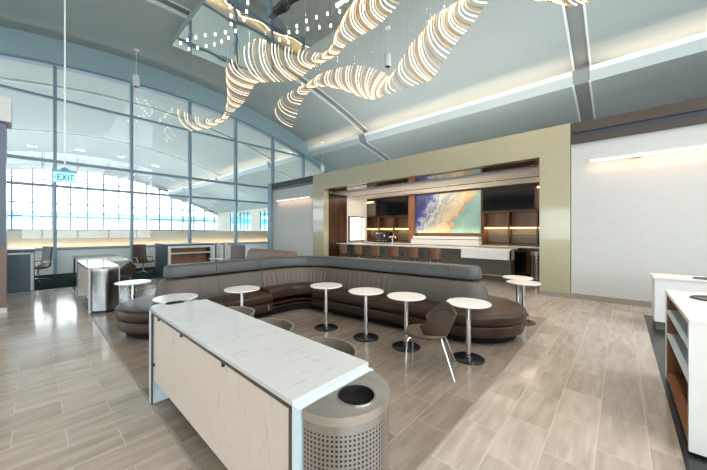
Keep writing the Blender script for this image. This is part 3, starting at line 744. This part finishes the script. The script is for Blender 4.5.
# second banquette running away behind the corner
s2 = thing('rear_banquette', 'rose-taupe channel-tufted banquette running away behind the big sofa towards the windows', 'sofa', (0,0,0))
def pos2(s):
    if s < 3.2: return (5.02+.02*s, 6.95+s, -1, 0)
    a = (s-3.2)/1.0; a = min(a, pi/2)
    return (4.084+1.0*cos(a), 10.15+1.0*sin(a), -cos(a), -sin(a))
st2 = [pos2(.05*i) for i in range(0, 47)]
pfl = lambda k, o_, z: o_+(.022*abs(sin(pi*k/3.0)) if .46 < z < 1.05 and abs(o_) > .06 else 0)*(1 if o_ > 0 else -1)
f = [(.28,.40),(.30,.5),(.26,.7),(.20,.9),(.17,1.02),(.09,1.09)]
MB().sweep(f+[(-o_,z) for o_, z in reversed(f)], st2, pfl).build('backrest', M['rose'], s2)
MB().sweep(rrect(.2,.8,.29,.46,.05), st2).build('seat_cushion', M['seat'], s2)
MB().sweep(rrect(.2,.74,.12,.288,.03), st2).build('seat_base', M['seat'], s2)
MB().sweep(rrect(-.7,.7,.02,.12,.01), st2).build('plinth', M['matblack'], s2)
MB().sweep(rrect(-.78,-.2,.13,.46,.05), st2).build('seat_cushion', M['seat'], s2)

# ------------------------------------------------------------------ round tables
tt = thing('round_table', '', 'table', (0,0,0), 0, 'small round cafe tables')
MB().lathe([(0,.712),(.262,.712),(.275,.722),(.275,.730),(.268,.736),(0,.736)], n=48).build('tabletop', M['tabletop'], tt)
MB().cyl(0,0,.02,.712,.033,20).build('column', M['chrome'], tt)
MB().lathe([(0,.0),(.20,.0),(.20,.010),(.19,.016),(.06,.02),(.05,.03),(0,.03)], n=40).build('base', M['black'], tt)
T = [((3.41,3.75),'white round cafe table on chrome column, farthest right-hand one, before the corner shelf'),
 ((3.51,2.94),'white round cafe table second along from the corner of the sofa'),
 ((3.62,2.28),'white round cafe table beside the brown tub chair, on its left'),
 ((3.83,1.47),'white round cafe table nearest the sofa end, right of the brown chair'),
 ((2.29,4.53),'white round cafe table behind the marble counter, before the left wing of the sofa'),
 ((1.36,4.63),'white round cafe table peeking over the far end of the marble counter'),
 ((6.62,1.55),'farther of two overlapping white round tables past the right sofa end'),
 ((6.05,1.32),'nearer of two overlapping white round tables past the right sofa end'),
 ((1.25,6.62),'white round cafe table left of the sofa beside the steel-ended counter'),
 ((4.35,10.4),'white round table top showing just over the back of the sofa beside a dark chair')]
T = [(p,l) for p, l in T]
pos_fix = {7:(6.55,1.35)}
for i, (p, l) in enumerate(T):
    if i == 0: tt.location = (p[0],p[1],0); tt['label'] = l
    else: copy_tree(tt, (p[0],p[1],.0), 0, l)

# ------------------------------------------------------------------ tub chairs
def tub_chair(label, loc, rz, tall=False):
    c = thing('tub_chair', label, 'chair', loc, rz, 'brown shell tub chairs')
    vs = []; fs = []; NA, NZ = 28, 6
    def hgt(a): 
        d = abs(a)*180/pi
        if tall: return .80-(.0 if d < 60 else .17*((d-60)/58))
        return (.68+.085*math.exp(-((d-58)/26)**2))-(.0 if d < 80 else .11*((d-80)/38))
    rings = []
    for i in range(NA+1):
        a = RAD(-118+236*i/NA)
        for inner in (0,1):
            for j in range(NZ+1):
                u = j/NZ; z = .415+(hgt(a)-.415)*u
                r = .165+.125*u**.8-(.022 if inner else 0)
                rx = r*1.0; ry = r*(.95)
                vs.append((rx*sin(a), -ry*cos(a)-.02, z))
    S = 2*(NZ+1)
    for i in range(NA):
        for j in range(NZ):
            fs.append((i*S+j,(i+1)*S+j,(i+1)*S+j+1,i*S+j+1))
            o = NZ+1; fs.append((i*S+o+j,i*S+o+j+1,(i+1)*S+o+j+1,(i+1)*S+o+j))
        fs.append((i*S+NZ,(i+1)*S+NZ,(i+1)*S+2*NZ+1,i*S+2*NZ+1)); fs.append((i*S,i*S+NZ+1,(i+1)*S+NZ+1,(i+1)*S))
    for i in (0,NA):
        for j in range(NZ): fs.append((i*S+j,i*S+j+1,i*S+NZ+1+j+1,i*S+NZ+1+j))
    MB().add(vs, fs).build('shell', M['taupeshell'] if tall else M['chair'], c)
    pl = []
    for i in range(32):
        a = 2*pi*i/32; ex = 2.6
        x = .235*abs(cos(a))**(2/ex)*(1 if cos(a) >= 0 else -1); y = .25*abs(sin(a))**(2/ex)*(1 if sin(a) >= 0 else -1)
        if y < 0: x *= 1-.25*(-y/.25)
        pl.append((x, y+.06))
    s = MB(); vs = []; fs = []
    for k, (sc, z) in enumerate(((.86,.405),(.97,.415),(1.0,.435),(.97,.452),(.80,.462))):
        for x, y in pl: vs.append((x*sc, .06+(y-.06)*sc, z))
    for k in range(4):
        for i in range(32): fs.append((k*32+i,k*32+(i+1)%32,(k+1)*32+(i+1)%32,(k+1)*32+i))
    fs += [tuple(reversed(range(32))), tuple(range(128,160))]
    s.add(vs, fs).build('seat', M['chairin'], c)
    for sx in (-1,1):
        fy = .16 if tall else 0
        MB().tube([(.17*sx,.20,.41),(.215*sx,.245,.40),(.235*sx,.26+fy*.2,.36),(.25*sx,.275+fy,0)],.0105,8).build('leg', M['chrome'], c)
        MB().tube([(.13*sx,-.12,.41),(.26*sx,-.27,0)],.0115,8).build('leg', M['chrome'], c)
    if tall: MB().tube([(.243*sin(RAD(a)),.40-.14*cos(RAD(a)),.14) for a in range(-90,91,15)],.007,6).build('curved_rail', M['chrome'], c)
    MB().tube([(.20*sin(RAD(a)),-.06+.20*cos(RAD(a))+.0,.40-.0) for a in range(-90,91,15)],.008,6).build('under_rail', M['chrome'], c)
    return c
tc_ = tub_chair('brown leather tub chair with chrome legs standing alone among the round tables', (3.27,1.70,0), RAD(22))
tc3 = tub_chair('x', (1.36,3.06,0), RAD(90), True); tc3['group'] = 'chairs at the marble counter'
for y, l in ((3.06,'farthest'),(2.36,'middle'),(1.60,'nearest')):
    lb = f'taupe tub chair tucked under marble counter, only rim showing, {l} of three'
    if l == 'farthest': tc3['label'] = lb
    else: copy_tree(tc3, (1.36,y,0), RAD(90), lb)

# ------------------------------------------------------------------ marble-look charging counter
def counter(label, loc):
    c = thing('charging_counter', label, 'counter', loc); Ln = 2.29
    MB().box(0,.515,0,Ln,.897,.922).build('countertop', M['solid'], c, False, bevel=.002)
    MB().box(.012,.503,.013,Ln-.013,.865,.897).build('edge_band', M['edgedark'], c, False)
    MB().box(.022,.042,.05,Ln-.07,.25,.868).build('front_panel', M['panel'], c, False)
    for y in (.013,Ln-.04): MB().box(.008,.018,y,y+.028,0,.865).build('corner_post', M['edgedark'], c, False)
    for y0, y1 in ((-.04,.012),(Ln-.012,Ln+.04)): MB().box(.006,.508,y0,y1,0,.896).build('end_panel', M['edgeblue'], c, False)
    for y in (.72,1.45,2.05): MB().lathe([(0,-.012),(.012,-.012),(.012,.012),(0,.012)], (.018,y,.855), 12).build('standoff', M['black'], c)
    MB().lathe([(0,-.012),(.012,-.012),(.012,.012),(0,.012)], (.018,Ln-.09,.40), 12).build('standoff', M['black'], c)
    return c
def half_bin(label, loc, rz):
    c = thing('trash_bin', label, 'trash bin', loc, rz); R = .23
    arc = [(R*cos(RAD(a)),R*sin(RAD(a))) for a in range(180,361,5)]
    MB().prism(arc, .06, .862).build('body', M['perf'], c)
    MB().prism([(x*.94,y*.94) for x,y in arc], 0, .06).build('base', M['black'], c)
    # lid ring with a round opening
    lid = MB(); hc = (.0,-.10); hr = .088; n = 48; outer = []
    for i in range(n):
        a = 2*pi*i/n; d = Vector((cos(a),sin(a)))
        best = 9
        if d.y > 1e-6: best = min(best,(0-hc[1])/d.y)
        bq = hc[0]*d.x+hc[1]*d.y; cc = hc[0]**2+hc[1]**2-(R+.004)**2; t1 = -bq+sqrt(bq*bq-cc); best = min(best,t1)
        outer.append((hc[0]+d.x*best, hc[1]+d.y*best))
    inner = [(hc[0]+hr*cos(2*pi*i/n), hc[1]+hr*sin(2*pi*i/n)) for i in range(n)]
    # keep the two square corners
    vs = []; fs = []
    for (ox,oy),(ix,iy) in zip(outer,inner): vs += [(ox,oy,.862),(ox,oy,.90),(ix,iy,.90),(ix,iy,.80)]
    for i in range(n):
        j = (i+1)%n
        for q in range(3): fs.append((i*4+q,j*4+q,j*4+q+1,i*4+q+1))
    lid.add(vs, fs)
    lid.build('lid', M['steellid'], c)
    MB().lathe([(hr+.003,.86),(hr+.003,.903),(hr-.004,.903),(hr-.004,.82)], (hc[0],hc[1],0), 40).build('opening_ring', M['steel'], c)
    MB().lathe([(0,.866),(hr-.003,.866),(hr-.003,.864)], (hc[0],hc[1],0), 32).build('opening_shade', M['matblack'], c)  # black disc stands in for the shade inside; the body is closed below
    return c
counter('white marble-look charging counter with cream front panel, large in the foreground', (.755,1.045,0))
counter('white topped charging counter by the window carpet, left of the sofa', (.76,8.02,0))
half_bin('perforated stainless half-round trash bin with a round hole at the near end of counter', (1.004,1.0,0), 0)
half_bin('steel half-round bin at the far end of the foreground marble counter', (1.015,3.38,0), pi)
half_bin('tall half-round steel bin at the near end of the left counter by the carpet', (1.02,7.975,0), 0)

# ------------------------------------------------------------------ work area on the carpet
d = thing('work_table', 'low white work table on the carpet behind the left counter', 'table', (.95,11.0,0))
MB().box(0,1.1,0,3.4,.77,.80).build('tabletop', M['solid'], d, False)
for x, y in ((.05,.05),(1.05,.05),(.05,3.35),(1.05,3.35)): MB().box(x-.025,x+.025,y-.025,y+.025,0,.76).build('leg', M['deskdark'], d, False)
k1 = thing('desk_carrel', 'dark blue desk carrel with pale edge at the far left by the pillar', 'desk', (-1.6,12.2,0))
MB().box(0,1.6,0,.06,0.006,1.12).box(1.54,1.64,.06,1.3,.006,1.12).build('panel', M['deskdark'], k1, False)
MB().box(-.02,1.66,-.03,1.32,1.12,1.17).build('top', M['pillar'], k1, False)
MB().box(0,1.60,-.02,0,1.03,1.08).box(1.56,1.62,-.02,.0,.01,1.08).build('edge_frame', M['deskframe'], k1, False)
k2 = thing('desk_carrel', 'dark desk carrel with pale frame and brown shelf front behind the sofa', 'desk', (3.27,12.0,0))
MB().box(0,.06,0,1.6,.006,1.15).build('panel', M['deskdark'], k2, False); MB().box(1.5,1.56,0,1.6,.006,1.15).build('panel', M['deskdark'], k2, False); MB().box(.06,1.5,.5,.56,.006,1.15).build('panel', M['deskdark'], k2, False)
MB().box(-.02,1.58,-.02,1.62,1.15,1.20).build('top', M['deskdark'], k2, False)
MB().box(0,.09,-.02,0,.01,1.14).box(1.47,1.56,-.02,0,.01,1.14).box(.09,1.47,-.02,0,1.06,1.14).build('edge_frame', M['deskframe'], k2, False)
MB().box(.09,1.47,.0,.4,.84,.88).box(.09,1.47,.0,.4,.4,.44).build('shelf', M['deskframe'], k2, False)
MB().box(.09,1.47,.4,.44,.03,1.06).box(.09,1.47,.02,.4,.01,.03).build('shelf_back', M['woodorange'], k2, False)
for x in (1.75,2.05): pass
pp = tag(MB().box(5.15,5.32,12.4,12.57,.0,1.2).box(5.5,5.62,12.4,12.57,0,1.2).build('divider_post', M['deskframe'], None, False), 'pair of pale grey divider posts right of the brown-fronted desk', 'divider')
def task_chair(label, loc, rz):
    c = thing('task_chair', label, 'office chair', loc, rz, 'brown task chairs')
    prof = [(.24,.50),(.0,.47),(-.16,.48),(-.22,.56),(-.25,.80),(-.27,1.16)]
    vs = []; fs = []; nx = 8
    for th in (0,1):
        for y, z in prof:
            for i in range(nx+1):
                u = -1+2*i/nx; w = .26 if z < .6 else .25
                vs.append((u*w, y+.05*u*u-(.04 if th and z > .55 else 0), z+.03*u*u*(z<.55)-(.05 if th and z < .6 else 0)))
    P = len(prof)
    for th in (0,1):
        for j in range(P-1):
            for i in range(nx):
                o = th*P*(nx+1); q = (o+j*(nx+1)+i, o+j*(nx+1)+i+1, o+(j+1)*(nx+1)+i+1, o+(j+1)*(nx+1)+i); fs.append(q if th else tuple(reversed(q)))
    o = P*(nx+1)
    for j in range(P-1):
        for i in (0,nx): fs.append((j*(nx+1)+i,(j+1)*(nx+1)+i,o+(j+1)*(nx+1)+i,o+j*(nx+1)+i))
    for i in range(nx):
        fs.append((i,i+1,o+i+1,o+i)); z_ = (P-1)*(nx+1); fs.append((z_+i,z_+i+1,o+z_+i+1,o+z_+i))
    MB().add(vs, fs).build('shell', M['taskbrown'], c)
    for s in (-1,1): MB().tube([(.27*s,-.2,.66),(.29*s,.1,.66),(.27*s,.14,.48)],.014,6).build('arm', M['chrome'], c)
    MB().cyl(0,0,.10,.44,.028,14).build('gas_lift', M['chrome'], c)
    for k in range(5):
        a = 2*pi*k/5+.3
        l = MB().tube([(0,0,.12),(.30*cos(a),.30*sin(a),.075)],.016,6).build('star_leg', M['chrome'], c)
        MB().lathe([(0,.006),(.025,.006),(.03,.03),(.02,.06),(0,.06)], (.30*cos(a),.30*sin(a),0), 10).build('caster', M['black'], l)
    return c
tk = task_chair('brown task chair beside the dark carrel at far left, turned to the left', (.12,14.1,.006), RAD(112))
copy_tree(tk, (2.9,13.75,.006), RAD(200), 'brown task chair with its back to the room left of the brown-fronted desk')
copy_tree(tc_, (1.72,10.3,.0), RAD(85), 'dark tub chair half hidden behind the left counter at the work table')
tc2 = copy_tree(tk, (5.05,10.35,0), RAD(150), 'dark chair whose back shows over the sofa, left of the rear banquette')
# left pillar
struct('wall_fin', MB().box(-1.6,-.37,9.35,9.75,1.35,4.34), M['pillar'])
struct('wall_fin_base', MB().box(-1.6,-.365,9.34,9.76,.1,1.35), M['pillarbr'])
struct('baseboard_fin', MB().box(-1.6,-.355,9.32,9.78,0,.1), M['deskframe'])
struct('trim_12', MB().box(-1.7,-.30,9.25,9.85,3.9,4.4), M['deskframe'])

# ------------------------------------------------------------------ service cabinets at the right
c = thing('service_cabinet', 'white service cabinet with open walnut shelves in the right foreground', 'cabinet', (3.27,-.37,0))
Wd, Dp, Hh = 1.56, .75, 1.0
MB().box(0,Wd,-Dp,.0,Hh-.035,Hh).build('top', M['tabletop'], c, False, bevel=.003)
for x in (0,Wd-.04): MB().box(x,x+.04,-Dp,0,.03,Hh-.035).build('side_panel', M['white'], c, False)
MB().box(Wd-.05,Wd-.041,-.36,-.01,.06,Hh-.036).build('inner_lining', M['woodorange'], c, False)
MB().box(.04,Wd-.04,-.40,-.36,.03,Hh-.035).build('back_panel', M['woodorange'], c, False)
for z in (.05,): MB().box(.04,Wd-.04,-.36,-.005,z,z+.03).build('shelf', M['woodorange'], c, False)
for z in (.50,.76): MB().box(.04,Wd-.04,-.13,-.005,z,z+.022).build('shelf', M['edgeblue'], c, False)
MB().box(.02,Wd-.02,-Dp+.02,-.03,0.006,.05).build('toe_kick', M['matblack'], c, False)
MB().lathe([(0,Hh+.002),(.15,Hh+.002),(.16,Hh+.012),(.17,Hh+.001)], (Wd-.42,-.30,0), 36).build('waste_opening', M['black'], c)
c = thing('service_counter', 'white service counter with dark plinth standing against the right wall', 'counter', (7.1,-.42,0))
MB().box(0,.7,-2.4,0,.14,.86).build('body', M['white'], c, False)
MB().box(-.02,.72,-2.42,.02,.86,.885).build('top', M['tabletop'], c, False)
MB().box(.03,.68,-2.38,-.02,.006,.14).build('plinth', M['taupe'], c, False)
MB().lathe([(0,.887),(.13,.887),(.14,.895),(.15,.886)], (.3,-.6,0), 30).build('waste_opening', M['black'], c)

# ------------------------------------------------------------------ world, sun-less bright overcast sky
wd = bpy.data.worlds.new('sky'); scn.world = wd; wd.use_nodes = True; nt = wd.node_tree
bg = nt.nodes['Background']; tc = N(nt,'ShaderNodeTexCoord'); sp = N(nt,'ShaderNodeSeparateXYZ'); nt.links.new(tc.outputs['Generated'], sp.inputs[0])
cr = N(nt,'ShaderNodeValToRGB'); nt.links.new(sp.outputs[2], cr.inputs[0]); e = cr.color_ramp.elements
e[0].position = 0; e[0].color = (.90,.97,1,1); e[1].position = .6; e[1].color = (.86,.93,1,1)
nt.links.new(cr.outputs[0], bg.inputs[0]); bg.inputs[1].default_value = 6.5

# ------------------------------------------------------------------ camera
cam = bpy.data.cameras.new('camera'); co = bpy.data.objects.new('camera', cam); COL.objects.link(co)
co.location = (0,0,1.65); co.rotation_euler = (RAD(90),0,RAD(-47.6))
cam.sensor_width = 36; cam.lens = 36*293/707; cam.shift_y = -3/707; cam.clip_end = 600
scn.camera = co
vs_ = scn.view_settings; vs_.view_transform = 'Standard'; vs_.look = 'None'; vs_.exposure = -0.06; vs_.gamma = 1; vs_.use_curve_mapping = False
cy = scn.cycles; cy.max_bounces = 8; cy.diffuse_bounces = 5; cy.glossy_bounces = 4; cy.transparent_max_bounces = 12
cy.sample_clamp_indirect = 6; cy.use_denoising = True; cy.caustics_reflective = False; cy.caustics_refractive = False
